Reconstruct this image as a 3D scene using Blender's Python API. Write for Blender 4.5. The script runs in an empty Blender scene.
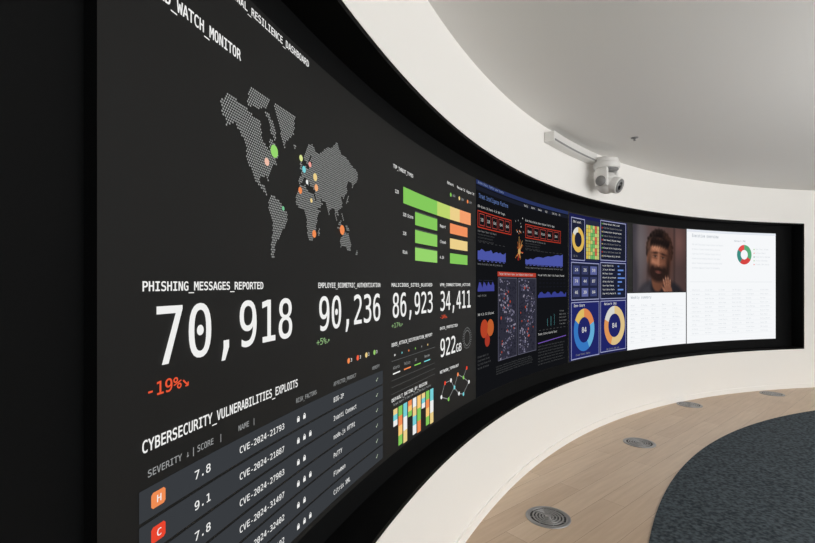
import bpy, bmesh, math, os, random
import numpy as np
from mathutils import Vector, Matrix
random.seed(3)
SC=bpy.context.scene
try: SC.view_settings.view_transform='Standard'
except Exception: pass
EYE=1.66; RL=8.60; RW=8.45; PH0=2.9198
CAM=(-7.818,1.056)
CEIL=3.16
# ---------------------------------------------------------------- materials
def lin(c):
    return tuple(((x/255)/12.92 if x/255<=0.04045 else ((x/255+0.055)/1.055)**2.4) for x in c)+(1,)
MATS={}
def mat(name,rgb,rough=0.6,metal=0,spec=0.5,emit=None,es=1.0):
    if name in MATS: return MATS[name]
    m=bpy.data.materials.new(name); m.use_nodes=True
    b=m.node_tree.nodes['Principled BSDF']
    b.inputs['Base Color'].default_value=lin(rgb)
    b.inputs['Roughness'].default_value=rough
    b.inputs['Metallic'].default_value=metal
    b.inputs['Specular IOR Level'].default_value=spec
    if emit:
        b.inputs['Emission Color'].default_value=lin(emit)
        b.inputs['Emission Strength'].default_value=es
    MATS[name]=m
    return m
def emat(rgb,es=1.0):
    return mat('led_%d_%d_%d'%rgb,(0,0,0),0.9,0,0.0,emit=rgb,es=es)
def wall_paint(name,rgb):
    m=mat(name,rgb,0.75,0,0.3)
    nt=m.node_tree; b=nt.nodes['Principled BSDF']
    n=nt.nodes.new('ShaderNodeTexNoise'); n.inputs['Scale'].default_value=60
    bp=nt.nodes.new('ShaderNodeBump'); bp.inputs['Strength'].default_value=0.03
    nt.links.new(n.outputs['Fac'],bp.inputs['Height']); nt.links.new(bp.outputs['Normal'],b.inputs['Normal'])
    return m
white=wall_paint('white_wall_paint',(241,239,235))
ceilm=wall_paint('ceiling_paint',(226,225,222))
black=mat('matt_black_panel',(5,6,7),0.7,0,0.12)
# ---------------------------------------------------------------- mesh helpers
def obj(name,verts,faces,m=None,parent=None,smooth=False):
    me=bpy.data.meshes.new(name); me.from_pydata([tuple(v) for v in verts],[],faces); me.update()
    o=bpy.data.objects.new(name,me); SC.collection.objects.link(o)
    if m: me.materials.append(m)
    if parent: o.parent=parent
    if smooth:
        for p in me.polygons: p.use_smooth=True
    return o
def pol(phi,r,z): return (r*math.cos(phi),r*math.sin(phi),z)
def arc_slab(r0,r1,z0,z1,p0,p1,seg,V,F):
    base=len(V)
    for i in range(seg+1):
        p=p0+(p1-p0)*i/seg
        V+= [pol(p,r0,z0),pol(p,r1,z0),pol(p,r1,z1),pol(p,r0,z1)]
    for i in range(seg):
        a=base+4*i;b=a+4
        for k in range(4):
            F.append((a+k,a+(k+1)%4,b+(k+1)%4,b+k))
    F.append((base+3,base+2,base+1,base)); e=base+4*seg
    F.append((e,e+1,e+2,e+3))
def PHI(u): return PH0-u/RL
def B(u,w,layer=1): return pol(PHI(u),RL-0.0015*layer,EYE-w)
# ---------------------------------------------------------------- room shell
ZT=EYE+0.965; ZB=EYE-1.04
PL=PHI(-0.75); PR=PHI(10.10)
PA=3.75; PB=0.55
V=[];F=[]
arc_slab(RW,RW+0.35,ZT,CEIL,PA,PB,360,V,F)
arc_slab(RW,RW+0.35,0,ZB,PA,PB,360,V,F)
arc_slab(RW,RW+0.35,ZB,ZT,PR,PB,120,V,F)
arc_slab(RW,RW+0.35,ZB,ZT,PA,PL,60,V,F)
wall=obj('wall_curved',V,F,white)
V=[];F=[]
arc_slab(RL+0.03,RL+0.06,ZB,ZT,PL,PR,240,V,F)          # back
arc_slab(RW+0.002,RL+0.05,ZT-0.02,ZT,PL,PR,240,V,F)    # top reveal
arc_slab(RW+0.002,RL+0.05,ZB,ZB+0.02,PL,PR,240,V,F)    # bottom reveal
arc_slab(RW+0.002,RL+0.05,ZB,ZT,PR+0.003,PR,1,V,F)
arc_slab(RW+0.002,RL+0.05,ZB,ZT,PL,PL-0.003,1,V,F)
obj('trim_screen_recess',V,F,black)
V=[];F=[]
arc_slab(RW-0.012,RW+0.01,0.0,0.07,PA,PB,360,V,F)
obj('baseboard_curved',V,F,white)
def disc(name,r,z0,z1,m,seg=256):
    V=[];F=[]
    for z in (z0,z1):
        for i in range(seg):
            a=2*math.pi*i/seg; V.append((r*math.cos(a),r*math.sin(a),z))
    F.append(tuple(range(seg-1,-1,-1))); F.append(tuple(range(seg,2*seg)))
    for i in range(seg):
        j=(i+1)%seg; F.append((i,j,seg+j,seg+i))
    return obj(name,V,F,m)
# floor
fm=mat('light_oak_planks',(190,160,130),0.42,0,0.4); nt=fm.node_tree; N=nt.nodes; L=nt.links; b=N['Principled BSDF']
tc=N.new('ShaderNodeTexCoord'); mp=N.new('ShaderNodeMapping'); mp.inputs['Rotation'].default_value=(0,0,math.radians(-40))
L.new(tc.outputs['Object'],mp.inputs['Vector'])
br=N.new('ShaderNodeTexBrick'); br.inputs['Scale'].default_value=1; br.inputs['Brick Width'].default_value=1.9; br.inputs['Row Height'].default_value=0.18
br.inputs['Mortar Size'].default_value=0.0015; br.inputs['Mortar Smooth'].default_value=0.2
br.inputs['Color1'].default_value=lin((206,184,160)); br.inputs['Color2'].default_value=lin((192,168,144)); br.inputs['Mortar'].default_value=lin((150,128,108))
L.new(mp.outputs['Vector'],br.inputs['Vector'])
mpx=N.new('ShaderNodeMapping'); mpx.inputs['Scale'].default_value=(1.2,14,1)
L.new(mp.outputs['Vector'],mpx.inputs['Vector'])
ns=N.new('ShaderNodeTexNoise'); ns.inputs['Scale'].default_value=2.2; ns.inputs['Detail'].default_value=6
L.new(mpx.outputs['Vector'],ns.inputs['Vector'])
mx=N.new('ShaderNodeMixRGB'); mx.blend_type='MULTIPLY'; mx.inputs['Fac'].default_value=0.5
rp=N.new('ShaderNodeValToRGB'); rp.color_ramp.elements[0].position=0.3; rp.color_ramp.elements[0].color=(0.74,0.71,0.68,1); rp.color_ramp.elements[1].position=0.7; rp.color_ramp.elements[1].color=(1,1,1,1)
L.new(ns.outputs['Fac'],rp.inputs['Fac']); L.new(br.outputs['Color'],mx.inputs['Color1']); L.new(rp.outputs['Color'],mx.inputs['Color2'])
L.new(mx.outputs['Color'],b.inputs['Base Color'])
disc('floor',RW+0.3,-0.1,0.0,fm)
cm=mat('blue_grey_carpet',(60,68,74),0.95,0,0.1); nt=cm.node_tree; N=nt.nodes; L=nt.links; b=N['Principled BSDF']
tc=N.new('ShaderNodeTexCoord'); ns=N.new('ShaderNodeTexNoise'); ns.inputs['Scale'].default_value=38; ns.inputs['Detail'].default_value=5
L.new(tc.outputs['Object'],ns.inputs['Vector'])
rp=N.new('ShaderNodeValToRGB'); rp.color_ramp.elements[0].position=0.35; rp.color_ramp.elements[0].color=lin((40,47,52)); rp.color_ramp.elements[1].position=0.68; rp.color_ramp.elements[1].color=lin((82,90,95))
L.new(ns.outputs['Fac'],rp.inputs['Fac']); L.new(rp.outputs['Color'],b.inputs['Base Color'])
bp=N.new('ShaderNodeBump'); bp.inputs['Strength'].default_value=0.5; L.new(ns.outputs['Fac'],bp.inputs['Height']); L.new(bp.outputs['Normal'],b.inputs['Normal'])
disc('round_carpet',7.42,0.0,0.008,cm)
disc('ceiling',RW+0.35,CEIL,CEIL+0.12,ceilm)
# ---------------------------------------------------------------- LED wall
ledm=mat('led_screen_charcoal',(11,11,11),0.55,0,0.15,emit=(31,31,30),es=0.55)
V=[];F=[]
arc_slab(RL,RL+0.035,EYE-0.885,EYE+0.815,PHI(0),PHI(9.72),220,V,F)
led=obj('led_video_wall',V,F,ledm)
led.data.materials.append(black)
for p in led.data.polygons:
    if all(abs(math.hypot(led.data.vertices[i].co.x,led.data.vertices[i].co.y)-RL)<.002 for i in p.vertices): p.material_index=0
    else: p.material_index=1
COL={}  # (part,color)->(V,F)
PART='left_dashboard'; DIM=1.0
def get(c):
    if DIM!=1.0: c=tuple(int(x*DIM) for x in c)
    return COL.setdefault((PART,c),([],[]))
def rect(u0,u1,w0,w1,c,layer=1):
    V,F=get(c); n=max(1,int(abs(u1-u0)/0.08)); b0=len(V)
    for i in range(n+1):
        u=u0+(u1-u0)*i/n
        V+= [B(u,w0,layer),B(u,w1,layer)]
    for i in range(n):
        a=b0+2*i; F.append((a,a+1,a+3,a+2))
def frame(u0,u1,w0,w1,t,c,layer=2):
    rect(u0,u1,w0,w0+t,c,layer);rect(u0,u1,w1-t,w1,c,layer)
    rect(u0,u0+t,w0+t,w1-t,c,layer);rect(u1-t,u1,w0+t,w1-t,c,layer)
def poly(pts,c,layer=1):
    V,F=get(c); b0=len(V)
    V+=[B(u,w,layer) for u,w in pts]; F.append(tuple(range(b0,b0+len(pts))))
def circ(u,w,r,c,layer=2,n=20,sq=1.0):
    poly([(u+r*math.cos(2*math.pi*i/n),w+r*sq*math.sin(2*math.pi*i/n)) for i in range(n)],c,layer)
def ring(u,w,r0,r1,a0,a1,c,layer=2):
    n=max(3,int(abs(a1-a0)/9)); V,F=get(c); b0=len(V)
    for i in range(n+1):
        a=math.radians(a0+(a1-a0)*i/n)
        for r in (r0,r1): V.append(B(u+r*math.sin(a),w-r*math.cos(a),layer))
    for i in range(n):
        a=b0+2*i; F.append((a,a+1,a+3,a+2))
def line(u0,w0,u1,w1,t,c,layer=2):
    d=math.hypot(u1-u0,w1-w0); nx,ny=-(w1-w0)/d*t/2,(u1-u0)/d*t/2
    poly([(u0+nx,w0+ny),(u1+nx,w1+ny),(u1-nx,w1-ny),(u0-nx,w0-ny)],c,layer)
font=None
fp=os.path.join(bpy.utils.system_resource('DATAFILES') or '','fonts','DejaVuSansMono.woff2')
try:
    if os.path.isfile(fp): font=bpy.data.fonts.load(fp)
except Exception: font=None
TC={}
def glyphs(s,off):
    k=(s,off)
    if k in TC: return TC[k]
    cu=bpy.data.curves.new('t','FONT'); cu.body=s; cu.resolution_u=3; cu.offset=off; cu.fill_mode='FRONT'
    if font: cu.font=font
    ob=bpy.data.objects.new('t',cu); SC.collection.objects.link(ob)
    dg=bpy.context.evaluated_depsgraph_get(); me=bpy.data.meshes.new_from_object(ob.evaluated_get(dg))
    v=[(q.co.x,q.co.y) for q in me.vertices]; f=[tuple(p.vertices) for p in me.polygons]
    bpy.data.objects.remove(ob); bpy.data.curves.remove(cu); bpy.data.meshes.remove(me)
    TC[k]=(v,f); return TC[k]
_h=glyphs('H',0)[0]; CAPN=max(y for x,y in _h)-min(y for x,y in _h)
_h5=glyphs('HHHHHH',0)[0]; ADV=(max(x for x,y in _h5)-max(x for x,y in _h))/5
def text(s,u0,u1,base,cap,c,layer=2,bold=0.008):
    v,f=glyphs(s,bold)
    if not v: return
    adv=ADV*len(s) if font else max(x for x,y in v)
    sx=(u1-u0)/adv; sy=cap/CAPN
    V,F=get(c); b0=len(V)
    V+=[B(u0+x*sx,base-y*sy,layer) for x,y in v]
    F+=[tuple(b0+i for i in q) for q in f]
WORDS='Alerts Hosts Status Endpoint Region Policy Access Login Traffic Risk Total Active Blocked Events Score Network Source Target Email Cloud Users Device Threat Review Open Closed High Low Daily Weekly Report Level Asset Owner 24h 128 96% 512 7d 30d 4.2k 18 64'.split()
def fake(u0,u1,base,cap,c,layer=2):
    n=max(2,int((u1-u0)/(cap*0.85)))
    s=random.choice([q for q in WORDS if len(q)<=max(n,2)] or ['24'])
    while True:
        q=random.choice(WORDS)
        if len(s)+1+len(q)>n: break
        s+=' '+q
    text(s,u0,u0+(u1-u0)*min(1,len(s)/n),base,cap,c,layer)
W=(240,240,238);G=(150,152,152);DG=(95,97,98)
GREEN=(132,200,92);LIME=(190,214,110);CREAM=(236,208,140);ORANGE=(240,140,84);RED=(232,70,48);CYAN=(120,208,214)
# headings
text('WORLD_WATCH_MONITOR',.09,.436,-.618,.028,W,bold=.015)
text('OPERATIONAL_RESILIENCE_DASHBOARD',.285,.816,-.772,.022,W,bold=.012)
# map
PART='world_map'
NA=[(-168,66),(-156,71),(-128,70),(-110,68),(-95,68),(-94,60),(-88,57),(-82,55),(-79,52),(-77,58),(-78,62),(-70,61),(-64,59),(-56,52),(-66,49),(-60,46),(-70,43),(-75,38),(-81,31),(-80,25),(-84,30),(-90,29),(-97,27),(-97,20),(-91,18),(-87,21),(-88,16),(-83,14),(-82,9),(-77,8),(-80,7),(-86,11),(-95,15),(-105,20),(-110,26),(-114,31),(-121,35),(-124,42),(-124,48),(-132,55),(-145,60),(-152,58),(-162,55),(-158,59),(-165,61)]
LAND=[NA,[(-122,71),(-120,76),(-95,80),(-65,82),(-78,76),(-85,74),(-100,72)],[(-90,73),(-75,72),(-62,66),(-66,62),(-74,65),(-80,70)],
[(-55,81),(-30,82),(-18,78),(-22,70),(-40,65),(-44,60),(-52,65),(-55,70),(-68,77)],
[(-77,8),(-72,12),(-60,9),(-51,4),(-44,-2),(-35,-6),(-39,-15),(-41,-22),(-48,-27),(-57,-37),(-65,-42),(-66,-50),(-69,-55),(-74,-52),(-74,-42),(-71,-30),(-70,-18),(-76,-14),(-81,-6),(-80,0)],
[(-6,35),(10,37),(11,33),(20,31),(32,31),(35,27),(43,12),(51,12),(42,-2),(40,-10),(36,-20),(32,-28),(26,-34),(18,-34),(12,-18),(13,-8),(9,0),(9,4),(-5,5),(-13,9),(-17,15),(-16,22),(-10,30)],
[(-9,37),(-9,43),(-1,44),(-4,48),(3,51),(8,54),(9,57),(12,54),(20,55),(24,59),(30,60),(22,60.5),(24,65),(18,62),(16,56),(10,59),(5,59),(6,63),(15,69),(28,71),(40,67),(55,69),(70,73),(85,74),(105,78),(115,74),(140,73),(160,70),(178,69),(178,65),(170,60),(162,58),(158,52),(155,58),(142,59),(136,54),(140,50),(132,43),(128,38),(126,35),(124,40),(118,39),(122,32),(120,26),(112,21),(107,20),(109,12),(104,9),(100,14),(104,1.5),(98,9),(96,16),(91,22),(86,20),(80,15),(78,8),(73,18),(68,24),(58,25),(56,27),(50,29),(52,24),(59,22),(52,16),(44,13),(39,21),(35,29),(36,36),(28,37),(26,40),(23,38),(20,40),(14,45),(18,40),(16,38),(10,44),(3,43),(0,39),(-5,36)],
[(-6,50),(1,51),(-1,56),(-5,59),(-5,54)],[(130,31),(141,35),(144,44),(139,41),(134,35)],[(43,-24),(47,-26),(51,-15),(45,-16)],
[(95,6),(105,-4),(106,-6),(100,0)],[(109,1),(117,7),(118,-3),(110,-4)],[(131,0),(141,-2),(151,-10),(139,-9)],[(105,-6),(115,-6.5),(115,-9),(106,-8)],[(119,19),(124,13),(127,6),(121,8)],
[(114,-22),(122,-18),(130,-12),(136,-12),(137,-17),(142,-11),(146,-19),(153,-26),(150,-37),(140,-38),(132,-32),(116,-35)],[(172,-34),(179,-38),(168,-47),(171,-41)],[(-24,66),(-13,66),(-18,63)]]
def inside(x,y,P):
    r=False; j=len(P)-1
    for i in range(len(P)):
        xi,yi=P[i];xj,yj=P[j]
        if (yi>y)!=(yj>y) and x<(xj-xi)*(y-yi)/(yj-yi)+xi: r=not r
        j=i
    return r
pitch=.0088; row=0; w=-.66
while w<-.06:
    m=(-.07-w)/.147-1.19
    lat=math.degrees(2*math.atan(math.exp(m))-math.pi/2)
    u=.34+(pitch/2 if row%2 else 0)
    while u<1.24:
        lon=-168+(u-.35)/.0025
        if lat<77 and any(inside(lon,lat,P) for P in LAND): circ(u,w,.0031,(158,160,158),2,6)
        u+=pitch
    w+=pitch*.85; row+=1
for u,w,r,c in [(.60,-.413,.020,(150,214,110)),(.56,-.37,.012,(240,190,170)),(.65,-.243,.007,(120,200,150)),(.78,-.40,.012,CYAN),(.755,-.322,.012,ORANGE),(.82,-.427,.010,(240,160,150)),(.857,-.39,.014,CREAM),(.865,-.353,.013,(240,170,120)),(.85,-.182,.014,ORANGE),(1.07,-.221,.020,ORANGE),(.76,-.434,.011,(220,230,150)),(.80,-.36,.008,W),(.83,-.30,.008,CREAM)]:
    circ(u,w,r,c,3)
PART='left_dashboard'
text('PHISHING_MESSAGES_REPORTED',.10,.545,.015,.020,W,bold=.015)
for s,u0,wd in (('70,918',.13,.585),('90,236',.88,.578),('86,923',1.585,.57),('34,411',2.26,.545)):
    text(s,u0,u0+wd,.175,.125,W,bold=.006)
text('-19%↘',.110,.240,.238,.028,(232,88,56),bold=.010)
text('EMPLOYEE_BIOMETRIC_AUTHENTICATION',.88,1.45,.015,.019,W,bold=.010)
text('+5%↗',.868,.97,.228,.024,(140,176,124))
text('MALICIOUS_SITES_BLOCKED',1.58,2.14,.015,.019,W,bold=.010)
text('+17%↗',1.58,1.72,.228,.024,(140,176,124))
text('VPN_CONNECTIONS_ACTIVE',2.26,2.79,.015,.019,W,bold=.010)
text('-14%↘',2.26,2.38,.228,.024,(232,88,56))
text('CYBERSECURITY_VULNERABILITIES_EXPLOITS',.10,.742,.350,.025,W,bold=.014)
for s,u0,u1 in (('SEVERITY ↓',.115,.24),('|',.245,.26),('SCORE',.265,.325),('|',.345,.36),('NAME',.425,.475),('|',.49,.505),('RISK_FACTORS',.73,.87),('AFFECTED_PRODUCT',1.0,1.2),('VERIFY',1.36,1.44)):
    text(s,u0,u1,.405,.015,G)
for u,c in ((1.13,ORANGE),(1.215,(240,100,70)),(1.30,CREAM),(1.385,(150,200,110))):
    circ(u,.325,.012,c); text('3',u+.018,u+.032,.332,.014,W)
CV=['CVE-2024-21793','CVE-2024-21887','CVE-2024-27983','CVE-2024-31497','CVE-2024-32402','CVE-2024-34102']
PD=['BIG-IP','Ivanti Connect','node.js HTTP2','PuTTY','Flowmon','Citrix XML']
for i in range(6):
    c=.460+.0735*i; t=c-.033; bt=min(c+.033,.882)
    rect(.095,1.48,t,bt,(56,59,63),1)
    k='HCHHCH'[i]
    poly([(.130,c-.017),(.160,c-.017),(.165,c-.012),(.165,c+.012),(.160,c+.017),(.130,c+.017),(.125,c+.012),(.125,c-.012)],ORANGE if k=='H' else RED,2)
    text(k,.138,.153,c+.007,.015,W,3)
    text(['7.8','9.1','7.8','8.8','9.1','7.5'][i],.255,.315,c+.009,.020,W)
    text(CV[i],.43,.66,c+.009,.018,W)
    for q in (.745,.785,.825)[:2+i%2]:
        rect(q-.008,q+.008,c-.001,c+.012,W,2); ring(q,c-.001,.004,.0065,-90,90,W)
    text(PD[i],1.0,1.0+.0145*len(PD[i]),c+.009,.018,W)
    text('✓',1.40,1.425,c+.010,.022,(200,214,190))
# stacked bars
PART='threat_bar_chart'
text('TOP_THREAT_TYPES',1.60,1.86,-.605,.018,W,bold=.012)
for i in range(3):
    fake(2.38+.17*i,2.52+.17*i,-.675,.018,W); circ(2.44+.15*i,-.61,.014,(GREEN,CREAM,ORANGE)[i]); fake(2.47+.15*i,2.55+.15*i,-.603,.016,G)
rect(1.73,2.22,-.53,-.44,GREEN);rect(2.22,2.43,-.53,-.44,LIME);rect(2.43,2.60,-.53,-.44,CREAM);rect(2.60,2.80,-.53,-.44,(244,160,110))
for k,w0 in enumerate((-.415,-.312,-.21)):
    rect(1.89,2.22,w0,w0+.075,(GREEN,(140,205,98),(150,212,108))[k]); rect(2.43,2.74-.0*k,w0,w0+.07,((242,146,96),CREAM,GREEN)[k] if k else (242,146,96))
    rect(1.89,2.22,w0-.006,w0-.003,DG); fake(1.72,1.86,w0+.045,.018,W); fake(2.26,2.39,w0+.045,.018,W)
fake(1.62,1.70,-.478,.018,W)
# mid
PART='mid_widgets'
text('DDOS_ATTACK_DISTRIBUTION_REPORT',1.58,2.14,.325,.018,W,bold=.010)
for k in range(6): circ(1.62+.09*k,.372,.006,(W,CYAN,ORANGE,GREEN,G,CREAM)[k])
line(1.58,.40,2.18,.40,.003,DG)
for k in range(4): fake(1.60+.14*k,1.68+.14*k,.445,.015,G); rect(1.60+.14*k,1.69+.14*k,.465,.472,(W,ORANGE,GREEN,CYAN)[k])
for k in range(3): line(1.58,.50+.035*k,2.18,.50+.035*k,.002,DG)
text('DATA_PROTECTED',2.26,2.56,.30,.018,W,bold=.010)
text('922',2.26,2.53,.478,.115,W,bold=.006); text('GB',2.53,2.63,.478,.055,W)
for k in range(26):
    a=2*math.pi*k/26
    for rr in (.075,.055): circ(2.73+rr*math.cos(a),.40+rr*math.sin(a),.004,G,2,6)
text('NETWORK_TOPOLOGY',2.26,2.58,.585,.018,W,bold=.010)
ND=[(2.28,.74,W),(2.34,.66,RED),(2.40,.78,GREEN),(2.44,.66,W),(2.50,.72,CYAN),(2.56,.64,ORANGE),(2.58,.78,W),(2.66,.68,GREEN),(2.72,.62,RED),(2.76,.73,W),(2.66,.80,CYAN)]
for a,b2 in ((0,1),(1,3),(3,4),(0,2),(2,4),(4,5),(4,6),(5,7),(7,8),(7,9),(6,10),(10,9)):
    line(ND[a][0],ND[a][1],ND[b2][0],ND[b2][1],.005,G)
for u,w,c in ND: circ(u,w,.014,c,3)
text('DEFAULT_RATING_BY_REGION',1.58,2.06,.612,.018,W,bold=.010)
PAL=[CREAM,GREEN,CYAN,ORANGE,W,(250,200,120)]
fake(1.6,2.16,.635,.012,G)
for k in range(9):
    u0=1.605+.063*k; w0=.655
    for j in range(3+(k*5)%3):
        h=.03+.022*((k*7+j*3)%3); rect(u0,u0+.050,w0,min(w0+h,.87),PAL[(k+j*2)%6]); w0+=h
        if w0>.86: break
# dashboard 2
PART='navy_dashboard'; DIM=.78
rect(2.90,4.93,-.813,.883,(24,25,29),1)
rect(2.90,4.93,-.81,-.775,(52,66,120),2); fake(2.93,3.5,-.785,.018,(170,190,240),3)
rect(2.90,4.93,-.765,-.73,(34,38,52),2)
text('Threat Intelligence Platform',2.95,3.55,-.675,.034,(120,150,220),2)
for k in range(6): fake(3.9+.16*k,4.02+.16*k,-.738,.018,W,3)
for u0,u1 in ((2.93,3.62),(3.93,4.75)):
    frame(u0,u1,-.575,-.44,.008,RED,2)
    for k in range(5): frame(u0+.03+k*(u1-u0-.04)/5,u0+.0+(k+1)*(u1-u0-.04)/5,-.555,-.46,.005,(230,90,80),3); fake(u0+.05+k*(u1-u0-.04)/5,u0-.02+(k+1)*(u1-u0-.04)/5,-.495,.024,W,3)
    fake(u0,u1-.1,-.60,.018,W); fake(u0,u1-.3,-.41,.014,G)
    for k in range(3): fake(u0,u0+.35,-.385+.025*k,.010,DG)
BL=(96,108,210)
def area(u0,u1,wb,hs,c,layer=2):
    n=len(hs)
    for i in range(n-1):
        a=u0+(u1-u0)*i/(n-1); b2=u0+(u1-u0)*(i+1)/(n-1)
        poly([(a,wb),(b2,wb),(b2,wb-hs[i+1]),(a,wb-hs[i])],c,layer)
area(2.93,3.50,-.19,[.06+.03*random.random() for _ in range(16)],BL)
area(3.93,4.80,-.19,[.03+.006*i+.02*random.random() for i in range(16)],BL)
for u0,u1 in ((2.93,3.5),(3.93,4.8)):
    rect(u0,u1,-.185,-.18,(120,130,230)); fake(u0,u1,-.15,.014,G); rect(u0,u1,-.33,-.327,DG)
for k in range(22):
    a=random.uniform(0,6.28); r=random.uniform(.05,.16); line(3.79,-.30,3.79+r*.6*math.cos(a),-.30+r*math.sin(a),.007,((240,130,60),(230,60,50),(250,190,110))[k%3],3)
circ(3.79,-.30,.028,(250,200,120),4)
for k in range(12): circ(3.70+random.random()*.2,-.62+random.random()*.16,.008,(W,ORANGE,G)[k%3],3,8)
rect(3.33,4.17,-.105,-.065,(226,80,62),2); fake(3.36,4.1,-.078,.018,W,3)
for u0 in (3.335,3.765):
    rect(u0,u0+.405,-.055,.66,(58,58,74),2)
    for k in range(340):
        a=random.random(); q=random.random(); w0=-.045+.69*q
        s=.008+.022*random.random()
        cx=.5+.25*math.sin(q*7+u0*3)
        c=((150,148,176),(98,96,124),(176,170,190),(72,70,92))[k%4] if abs(a-cx)<.32 else (44,44,60)
        rect(u0+.01+.36*a,u0+.01+.36*a+s,w0,w0+s*.6,c,3)
    for k in range(12):
        circ(u0+.05+.3*random.random(),.0+.6*random.random(),.008+.007*random.random(),(216,84,64),4,8)
    frame(u0,u0+.405,-.055,.66,.006,(120,120,140),4)
for k in range(5): rect(2.93,3.25,-.03+.02*k,-.027+.02*k,(50,54,80))
area(2.93,3.26,.06,[.02+.06*abs(math.sin(i*1.1)) for i in range(12)],(84,90,190))
fake(2.93,3.2,.10,.016,G)
for (u,w,r,c) in ((3.06,.36,.075,(226,84,50)),(3.18,.36,.070,(240,120,60)),(3.12,.46,.05,(210,70,50))): circ(u,w,r,c,2,24)
fake(2.93,3.25,.25,.018,W)
for k in range(4): fake(2.93,3.2,.58+.03*k,.014,DG)
fake(4.22,4.85,-.08,.018,W)
area(4.22,4.88,.14,[.02+.04*abs(math.sin(i*.9)) for i in range(16)],(70,80,180))
for k in range(3): rect(4.22,4.88,-.05+.04*k,-.048+.04*k,(50,54,80))
for k in range(9):
    h=.03+.10*abs(math.sin(k*1.7)); rect(4.24+.045*k,4.27+.045*k,.44-h,.44,(CYAN,(90,210,130))[k%2])
for k in range(5): fake(4.72,4.9,.30+.035*k,.014,G)
rect(4.22,4.88,.47,.475,DG); fake(4.22,4.7,.52,.02,W)
line(4.22,.60,4.88,.57,.008,(150,110,230))
for k in range(7): fake(4.22,4.85,.64+.03*k,.012,DG)
for k in range(4): fake(3.3,4.1,.71+.02*k,.010,DG)
# dashboard 3
PART='blue_dashboard'; DIM=.90
rect(4.96,6.36,-.80,.875,(30,34,84),1)
LV=(176,180,220)
def cell(u0,u1,w0,w1,bg): rect(u0,u1,w0,w1,bg,2); frame(u0,u1,w0,w1,.010,LV,3)
cell(5.0,5.33,-.76,-.27,(34,38,60)); ring(5.165,-.51,.085,.145,0,300,(244,200,96),4); ring(5.165,-.51,.085,.145,300,360,(240,240,230),4); fake(5.04,5.28,-.70,.025,W,4); fake(5.05,5.2,-.31,.02,G,4)
rect(5.35,5.68,-.76,-.27,(44,48,70),2)
for i in range(9):
    for j in range(6):
        rect(5.36+.053*j,5.408+.053*j,-.70+.045*i,-.658+.045*i,[(236,210,90),(226,110,80),(120,200,110),(214,220,130)][(0,0,2,2,1,3)[j] if (i+j)%3 else 3],4)
cell(5.71,6.33,-.79,-.29,(30,34,52))
for i in range(9): fake(5.78,6.25,-.74+.05*i,.018,(W,G)[i%2],4); circ(5.75,-.747+.05*i,.01,(GREEN,RED,CREAM)[i%3],4,8)
cell(5.0,5.68,-.25,.19,(36,40,66))
for i in range(3):
    for j in range(3): rect(5.04+.21*j,5.20+.21*j,-.21+.13*i,-.11+.13*i,[(64,72,120),(60,66,106),(104,112,170)][(i*2+j)%3],4); text(str(random.randint(12,98)),5.08+.21*j,5.16+.21*j,-.145+.13*i,.035,W,5)
cell(5.71,6.33,-.27,.19,(32,36,58))
for i in range(8): fake(5.76,6.1,-.22+.05*i,.018,W,4); rect(6.13,6.13+.17*((i*3)%5+1)/5,-.235+.05*i,-.215+.05*i,(110,150,230),4)
cell(5.0,5.68,.21,.868,(36,42,112)); cell(5.71,6.33,.21,.852,(36,42,112))
for cu,cw,segs in ((5.31,.54,[(0,70,(244,150,90)),(70,150,(110,190,235)),(150,300,(60,130,210)),(300,360,(244,206,110))]),(6.05,.53,[(0,200,(244,214,150)),(200,290,(244,164,96)),(290,360,(236,236,226))])):
    for a0,a1,c in segs: ring(cu,cw,.15,.25,a0,a1,c,4)
    fake(cu-.25,cu+.1,.265,.03,W,4); fake(cu-.2,cu+.2,.83,.02,G,4); text('84',cu-.06,cu+.06,cw+.03,.06,W,4)
DIM=1.0
# white panels
PART='white_dashboard'
WP=(246,248,250)
rect(6.37,7.765,.125,.88,WP,1); rect(7.785,9.715,-.812,.883,WP,1)
LG=(210,215,220); MG=(168,176,184)
text('Weekly summary',6.45,6.95,.20,.035,MG)
for i in range(9):
    for j in range(5): fake(6.45+.25*j,6.63+.25*j,.30+.06*i,.018,LG)
    line(6.42,.315+.06*i,7.70,.315+.06*i,.003,(226,230,234))
text('Executive overview',7.9,8.5,-.70,.045,MG)
rect(7.785,9.715,-.812,-.775,(228,233,240),2)
for a0,a1,c in ((0,120,(90,170,120)),(120,215,(214,70,66)),(215,300,(60,140,130)),(300,360,(226,80,76))): ring(9.06,-.46,.075,.155,a0,a1,c,3)
fake(8.85,9.2,-.66,.025,MG)
for i in range(5): fake(9.3,9.6,-.54+.06*i,.02,LG); circ(9.27,-.547+.06*i,.010,(GREEN,RED,(60,140,130))[i%3])
for i in range(6): fake(7.9,8.6,-.58+.07*i,.02,LG)
for i in range(11):
    for j in range(6): fake(7.9+.30*j,8.1+.30*j,.10+.065*i,.018,LG)
    line(7.86,.115+.065*i,9.64,.115+.065*i,.003,(226,230,234))
line(7.86,-.03,9.64,-.03,.004,LG)
for (part,c),(V,F) in COL.items():
    obj('%s_%02x%02x%02x'%((part,)+c),V,F,emat(c),led)
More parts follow.
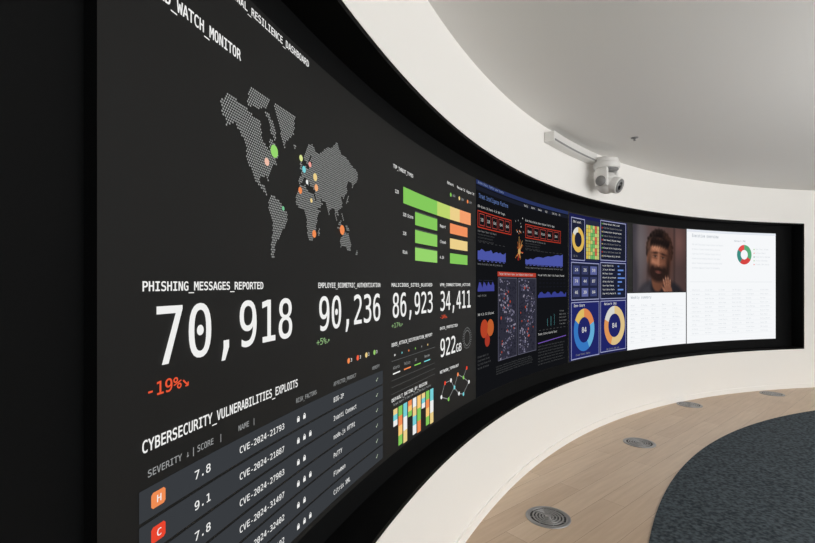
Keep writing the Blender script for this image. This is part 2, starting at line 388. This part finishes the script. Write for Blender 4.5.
# video call portrait (picture shown on the flat screen), colour attribute image with painted shading
nx,ny=300,218
gx,gy=np.meshgrid(np.linspace(0,1.38,nx),np.linspace(0,1,ny))
GX,GY=gx,gy
img=np.zeros((ny,nx,3))
rs=np.random.default_rng(4)
def mixc(mask,c):
    global img
    img=img*(1-mask[...,None])+np.array(c,float)/255*mask[...,None]
def sm(d,s=.02): return np.clip(.5-d/s/2,0,1)
def ell(cx,cy,rx,ry,ang=0,s=.03):
    ca,sa=math.cos(ang),math.sin(ang); x=gx-cx;y=gy-cy; X=x*ca+y*sa; Y=-x*sa+y*ca
    d=(np.sqrt((X/rx)**2+(Y/ry)**2)-1)*min(rx,ry); return sm(d,s)
img[:]=np.array((92,72,70))/255
mixc(sm(gx-.36,.14),(88,80,82)); mixc(sm(gx-.14,.05),(60,56,62)); mixc(ell(.22,.30,.10,.22,0,.12),(104,96,98))
mixc(ell(1.20,.22,.16,.22,0,.14),(128,92,86)); mixc(sm(np.abs(gx-1.08)-.015,.03),(62,50,50))
mixc(ell(.72,1.16,.64,.36,0,.03),(44,42,47)); mixc(ell(.38,1.04,.22,.18,-.3,.08),(60,57,62)); mixc(ell(.68,.94,.20,.12,0,.03),(30,29,33))  # jacket + collar
# head is tilted a few degrees
t=.10; gx=.66+(GX-.66)*math.cos(t)+(GY-.75)*math.sin(t); gy=.75-(GX-.66)*math.sin(t)+(GY-.75)*math.cos(t)
mixc(ell(.66,.82,.155,.18,0,.02),(106,68,52))      # neck
mixc(ell(.66,.37,.31,.30,0,.02),(26,20,20)) # hair mass
for k in range(44):   # curls round the outline
    a=math.pi*(.90+1.20*k/43); q=1+.05*math.sin(k*2.3)
    mixc(ell(.66+.31*q*math.cos(a),.37+.30*q*math.sin(a),.032+.008*math.sin(k*3.7),.034,0,.016),(28+8*(k%3),22+6*(k%3),20+6*(k%3)))
mixc(ell(.385,.50,.032,.07,.1,.02),(136,88,68)); mixc(ell(.385,.50,.014,.042,.1,.02),(100,62,48)); mixc(ell(.93,.50,.030,.07,-.1,.02),(96,60,48))  # ears
mixc(ell(.655,.49,.256,.31,0,.02),(152,100,76)) # face
mixc(ell(.60,.33,.15,.08,0,.10),(178,124,98)); mixc(ell(.53,.55,.08,.06,0,.09),(176,120,94)); mixc(ell(.77,.56,.07,.06,0,.09),(148,98,76)); mixc(ell(.88,.50,.10,.28,0,.14),(92,58,46))
for k in range(24):   # hairline fringe
    x=.44+.44*k/23; mixc(ell(x,.235+.40*(x-.655)**2+.014*math.sin(k*1.9),.022,.055,.3,.016),(30,23,22))
for ex,sg in ((.560,1),(.760,-1)):   # eye sockets, brows, lids, eyes
    mixc(ell(ex,.455,.066,.045,0,.06),(108,68,53))
    mixc(ell(ex,.412,.066,.013,-.10*sg,.016),(36,26,24))
    mixc(ell(ex,.468,.038,.011,0,.010),(140,122,110)); mixc(ell(ex,.468,.016,.013,0,.008),(34,22,18))
    mixc(ell(ex,.456,.048,.008,-.05*sg,.010),(56,36,30)); mixc(ell(ex,.490,.040,.006,0,.016),(100,64,50))
mixc(ell(.69,.52,.020,.09,-.05,.04),(118,76,58)); mixc(ell(.65,.52,.016,.09,0,.03),(176,122,96)); mixc(ell(.655,.60,.038,.024,0,.025),(160,106,82)); mixc(ell(.615,.605,.017,.015,0,.016),(132,86,66)); mixc(ell(.70,.605,.017,.015,0,.016),(116,74,58)); mixc(ell(.636,.620,.009,.004,0,.008),(70,42,36)); mixc(ell(.678,.620,.009,.004,0,.008),(66,40,34))
bd=np.clip(ell(.66,.70,.245,.150,0,.03)*sm(.63-gy-2.2*(gx-.66)**2,.05),0,1); mixc(bd,(44,31,28))  # beard
mixc(ell(.415,.60,.028,.13,.05,.05),(44,32,28)); mixc(ell(.905,.60,.030,.13,-.05,.05),(32,24,22))
mixc(ell(.615,.655,.070,.016,-.18,.018),(40,28,25)); mixc(ell(.705,.655,.070,.016,.18,.018),(38,27,24))
mixc(ell(.66,.690,.055,.010,0,.010),(118,68,60)); mixc(ell(.66,.708,.046,.010,0,.010),(136,82,72)); mixc(ell(.66,.699,.052,.003,0,.006),(66,36,34))
n=rs.normal(0,1,(ny,nx)); img[:]=img*(1+.16*(n*bd+n*ell(.66,.25,.33,.18,0,.03))[...,None])
gx,gy=GX,GY
# raised hand by the chin : palm, four fingers, thumb
mixc(ell(.95,1.05,.09,.12,0,.015),(142,94,74)); mixc(ell(.92,.975,.095,.085,.15,.015),(158,106,84)); mixc(ell(.94,.99,.05,.03,.5,.03),(134,88,70))
for k,(fx,fy,ln,an) in enumerate(((.832,.885,.080,-.40),(.880,.862,.092,-.24),(.928,.862,.090,-.10),(.973,.885,.074,.06))):
    mixc(ell(fx,fy,.0245,ln,an,.010),(98,60,47)); mixc(ell(fx-.002,fy,.0195,ln-.006,an,.012),(168,116,92))
    mixc(ell(fx,fy+.01,.017,.004,an,.006),(124,80,62)); mixc(ell(fx+math.sin(an)*ln*.72,fy-ln*.76,.010,.013,an,.008),(190,146,126))
mixc(ell(.828,.975,.024,.075,-.85,.012),(98,60,47)); mixc(ell(.826,.973,.020,.070,-.85,.012),(164,112,88))
# light from the left painted into the video picture, light softening of the compressed stream
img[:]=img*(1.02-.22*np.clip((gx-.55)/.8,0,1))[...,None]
for _ in range(3):
    p=np.pad(img,((1,1),(1,1),(0,0)),'edge'); img=(p[1:-1,1:-1]*2+p[:-2,1:-1]+p[2:,1:-1]+p[1:-1,:-2]+p[1:-1,2:])/6
VU0,VU1,VW0,VW1=6.50,7.765,-.805,.11
V=[];F=[]
for j in range(ny):
    for i in range(nx): V.append(B(VU0+(VU1-VU0)*i/(nx-1),VW0+(VW1-VW0)*j/(ny-1),2))
for j in range(ny-1):
    for i in range(nx-1): a=j*nx+i; F.append((a,a+nx,a+nx+1,a+1))
vm=bpy.data.materials.new('led_video_picture'); vm.use_nodes=True; nt=vm.node_tree; b=nt.nodes['Principled BSDF']
b.inputs['Base Color'].default_value=(0,0,0,1); b.inputs['Specular IOR Level'].default_value=0
at=nt.nodes.new('ShaderNodeAttribute'); at.attribute_name='Col'; nt.links.new(at.outputs['Color'],b.inputs['Emission Color']); b.inputs['Emission Strength'].default_value=1
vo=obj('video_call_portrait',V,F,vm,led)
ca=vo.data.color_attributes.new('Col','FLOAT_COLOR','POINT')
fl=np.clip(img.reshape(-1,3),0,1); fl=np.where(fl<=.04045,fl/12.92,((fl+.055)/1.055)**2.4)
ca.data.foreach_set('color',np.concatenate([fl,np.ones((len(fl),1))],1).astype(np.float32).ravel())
# ---------------------------------------------------------------- floor diffusers
steel=mat('brushed_steel',(150,150,150),0.4,0.8); dark=mat('dark_slot',(30,30,32),0.6)
def W2(X,Z): return (CAM[0]+X,CAM[1]+Z)
def lathe(prof,c,m,name,parent,seg=48):
    V=[];F=[]
    for r,z in prof:
        for i in range(seg):
            a=2*math.pi*i/seg; V.append((c[0]+r*math.cos(a),c[1]+r*math.sin(a),c[2]+z))
    for k in range(len(prof)-1):
        for i in range(seg):
            j=(i+1)%seg; F.append((k*seg+i,k*seg+j,(k+1)*seg+j,(k+1)*seg+i))
    return obj(name,V,F,m,parent,True)
for X,Z in ((1.0,3.23),(2.42,4.74),(3.87,6.23),(5.5,6.85)):
    cx,cy=W2(X,Z)
    root=lathe([(.155,.0),(.155,.004),(.15,.007),(.128,.007),(.124,.003),(.124,0.001)],(cx,cy,0),steel,'floor_air_diffuser',None)
    lathe([(.124,.0015),(.0001,.0015)],(cx,cy,0),dark,'slot_pan',root)
    for r in (.108,.086,.064,.042): lathe([(r,.001),(r,.006),(r-.011,.006),(r-.011,.001)],(cx,cy,0),steel,'louvre_ring',root)
    lathe([(.024,.001),(.024,.007),(.0001,.008)],(cx,cy,0),steel,'hub',root)
    V=[];F=[]
    for k in range(8):
        a=2*math.pi*k/8; d=(math.cos(a),math.sin(a)); n=(-d[1]*.003,d[0]*.003); b0=len(V)
        for r,s in ((.02,1),(.124,1),(.124,-1),(.02,-1)): V.append((cx+d[0]*r+n[0]*s,cy+d[1]*r+n[1]*s,.0068))
        F.append((b0,b0+1,b0+2,b0+3))
    obj('spokes',V,F,steel,root)
# ---------------------------------------------------------------- PTZ camera on mounting rail
wp=mat('white_plastic',(222,221,218),0.35); gp=mat('grey_plastic',(130,130,130),0.4); lensm=mat('lens_glass',(12,12,14),0.08)
V=[];F=[]
arc_slab(RW-.10,RW-.001,EYE+1.345,EYE+1.44,2.452,2.325,24,V,F)
rail=obj('ceiling_mount_ptz_camera',V,F,wp)
bv=rail.modifiers.new('b','BEVEL'); bv.width=.006; bv.segments=2
V=[];F=[]; arc_slab(RW-.106,RW-.098,EYE+1.352,EYE+1.368,2.45,2.327,24,V,F); obj('rail_grey_strip',V,F,gp,rail)  # grey strip along the lower front edge of the rail
def prim(name,kind,loc,size,m,rot=(0,0,0),bev=0.0,sub=False):
    bm=bmesh.new()
    if kind=='box': bmesh.ops.create_cube(bm,size=1)
    elif kind=='cyl': bmesh.ops.create_cone(bm,cap_ends=True,segments=40,radius1=.5,radius2=.5,depth=1)
    elif kind=='cone': bmesh.ops.create_cone(bm,cap_ends=True,segments=40,radius1=.5,radius2=.38,depth=1)
    else: bmesh.ops.create_uvsphere(bm,u_segments=36,v_segments=20,radius=.5)
    bmesh.ops.scale(bm,vec=Vector(size),verts=bm.verts)
    if bev: bmesh.ops.bevel(bm,geom=[e for e in bm.edges if e.calc_face_angle(0)>.5],offset=bev,segments=4,affect='EDGES',profile=.5)
    me=bpy.data.meshes.new(name); bm.to_mesh(me); bm.free()
    o=bpy.data.objects.new(name,me); SC.collection.objects.link(o); me.materials.append(m)
    for p in me.polygons: p.use_smooth=(kind!='box' or bev>0)
    o.matrix_world=Matrix.Translation(loc)@rot if not isinstance(rot,tuple) else Matrix.Translation(loc)
    o.parent=rail; return o
pc=2.318; rc=8.27
cx,cy=rc*math.cos(pc),rc*math.sin(pc)
tang=Matrix.Rotation(pc,4,'Z')   # local x = radial outward
def at(dr,dt,z): # offsets radial, tangential
    return Vector((cx+dr*math.cos(pc)-dt*math.sin(pc),cy+dr*math.sin(pc)+dt*math.cos(pc),z))
zt=EYE+1.395
prim('arm','box',at(.08,.02,EYE+1.375),(.22,.10,.05),wp,tang,.012)
prim('mount_disc','cyl',at(0,0,zt-.045),(.24,.24,.045),wp,tang,.01)
prim('pan_base','cyl',at(0,0,zt-.095),(.275,.275,.075),wp,tang,.02)
prim('pan_ring','cyl',at(0,0,zt-.138),(.24,.24,.014),gp,tang)
for s in (-1,1):
    prim('yoke_arm','box',at(0,s*.128,zt-.235),(.14,.042,.20),wp,tang,.016)
    prim('pivot_cap','cyl',at(0,s*.151,zt-.28),(.11,.11,.012),gp,tang@Matrix.Rotation(math.pi/2,4,'X'))
zh=zt-.28
prim('head','sph',at(0,0,zh),(.24,.21,.24),wp,tang)
look=tang@Matrix.Rotation(math.radians(-112),4,'Y')
d=(look@Vector((0,0,1)))
prim('lens_barrel','cyl',at(0,0,zh)+d*.085,(.175,.175,.13),wp,look,.01)
prim('lens_bezel','cyl',at(0,0,zh)+d*.152,(.15,.15,.012),gp,look)
prim('lens','sph',at(0,0,zh)+d*.150,(.10,.10,.04),lensm,look)
# sprinkler head on ceiling
sx,sy=W2(2.33,4.66)
r=lathe([(.0001,0),(.035,0),(.035,-.006),(.014,-.010),(.012,-.018),(.006,-.020),(.006,-.026),(.015,-.028),(.015,-.030),(.0001,-.030)],(sx,sy,CEIL),steel,'ceiling_sprinkler',None,24)
# ---------------------------------------------------------------- lights / world
w=bpy.data.worlds.new('World'); SC.world=w; w.use_nodes=True
w.node_tree.nodes['Background'].inputs['Color'].default_value=(1,.995,.985,1); w.node_tree.nodes['Background'].inputs['Strength'].default_value=3.35
def area_l(name,loc,rot,sx,sy,e,col=(1,.99,.98)):
    l=bpy.data.lights.new(name,'AREA'); l.shape='RECTANGLE'; l.size=sx; l.size_y=sy; l.energy=e; l.color=col
    o=bpy.data.objects.new(name,l); SC.collection.objects.link(o); o.location=loc; o.rotation_euler=rot; return o
area_l('ceiling_fill_light',(-1.2,0.8,1.5),(math.pi,0,0),6,5,580)  # added unseen fill, aimed up to brighten ceiling and walls
# camera
cd=bpy.data.cameras.new('Camera'); cd.sensor_width=36; cd.lens=454.1/815*36; cd.shift_y=12.36/815; cd.clip_start=.02
co=bpy.data.objects.new('Camera',cd); SC.collection.objects.link(co); co.location=(CAM[0],CAM[1],EYE); co.rotation_euler=(math.pi/2,0,0)
SC.camera=co
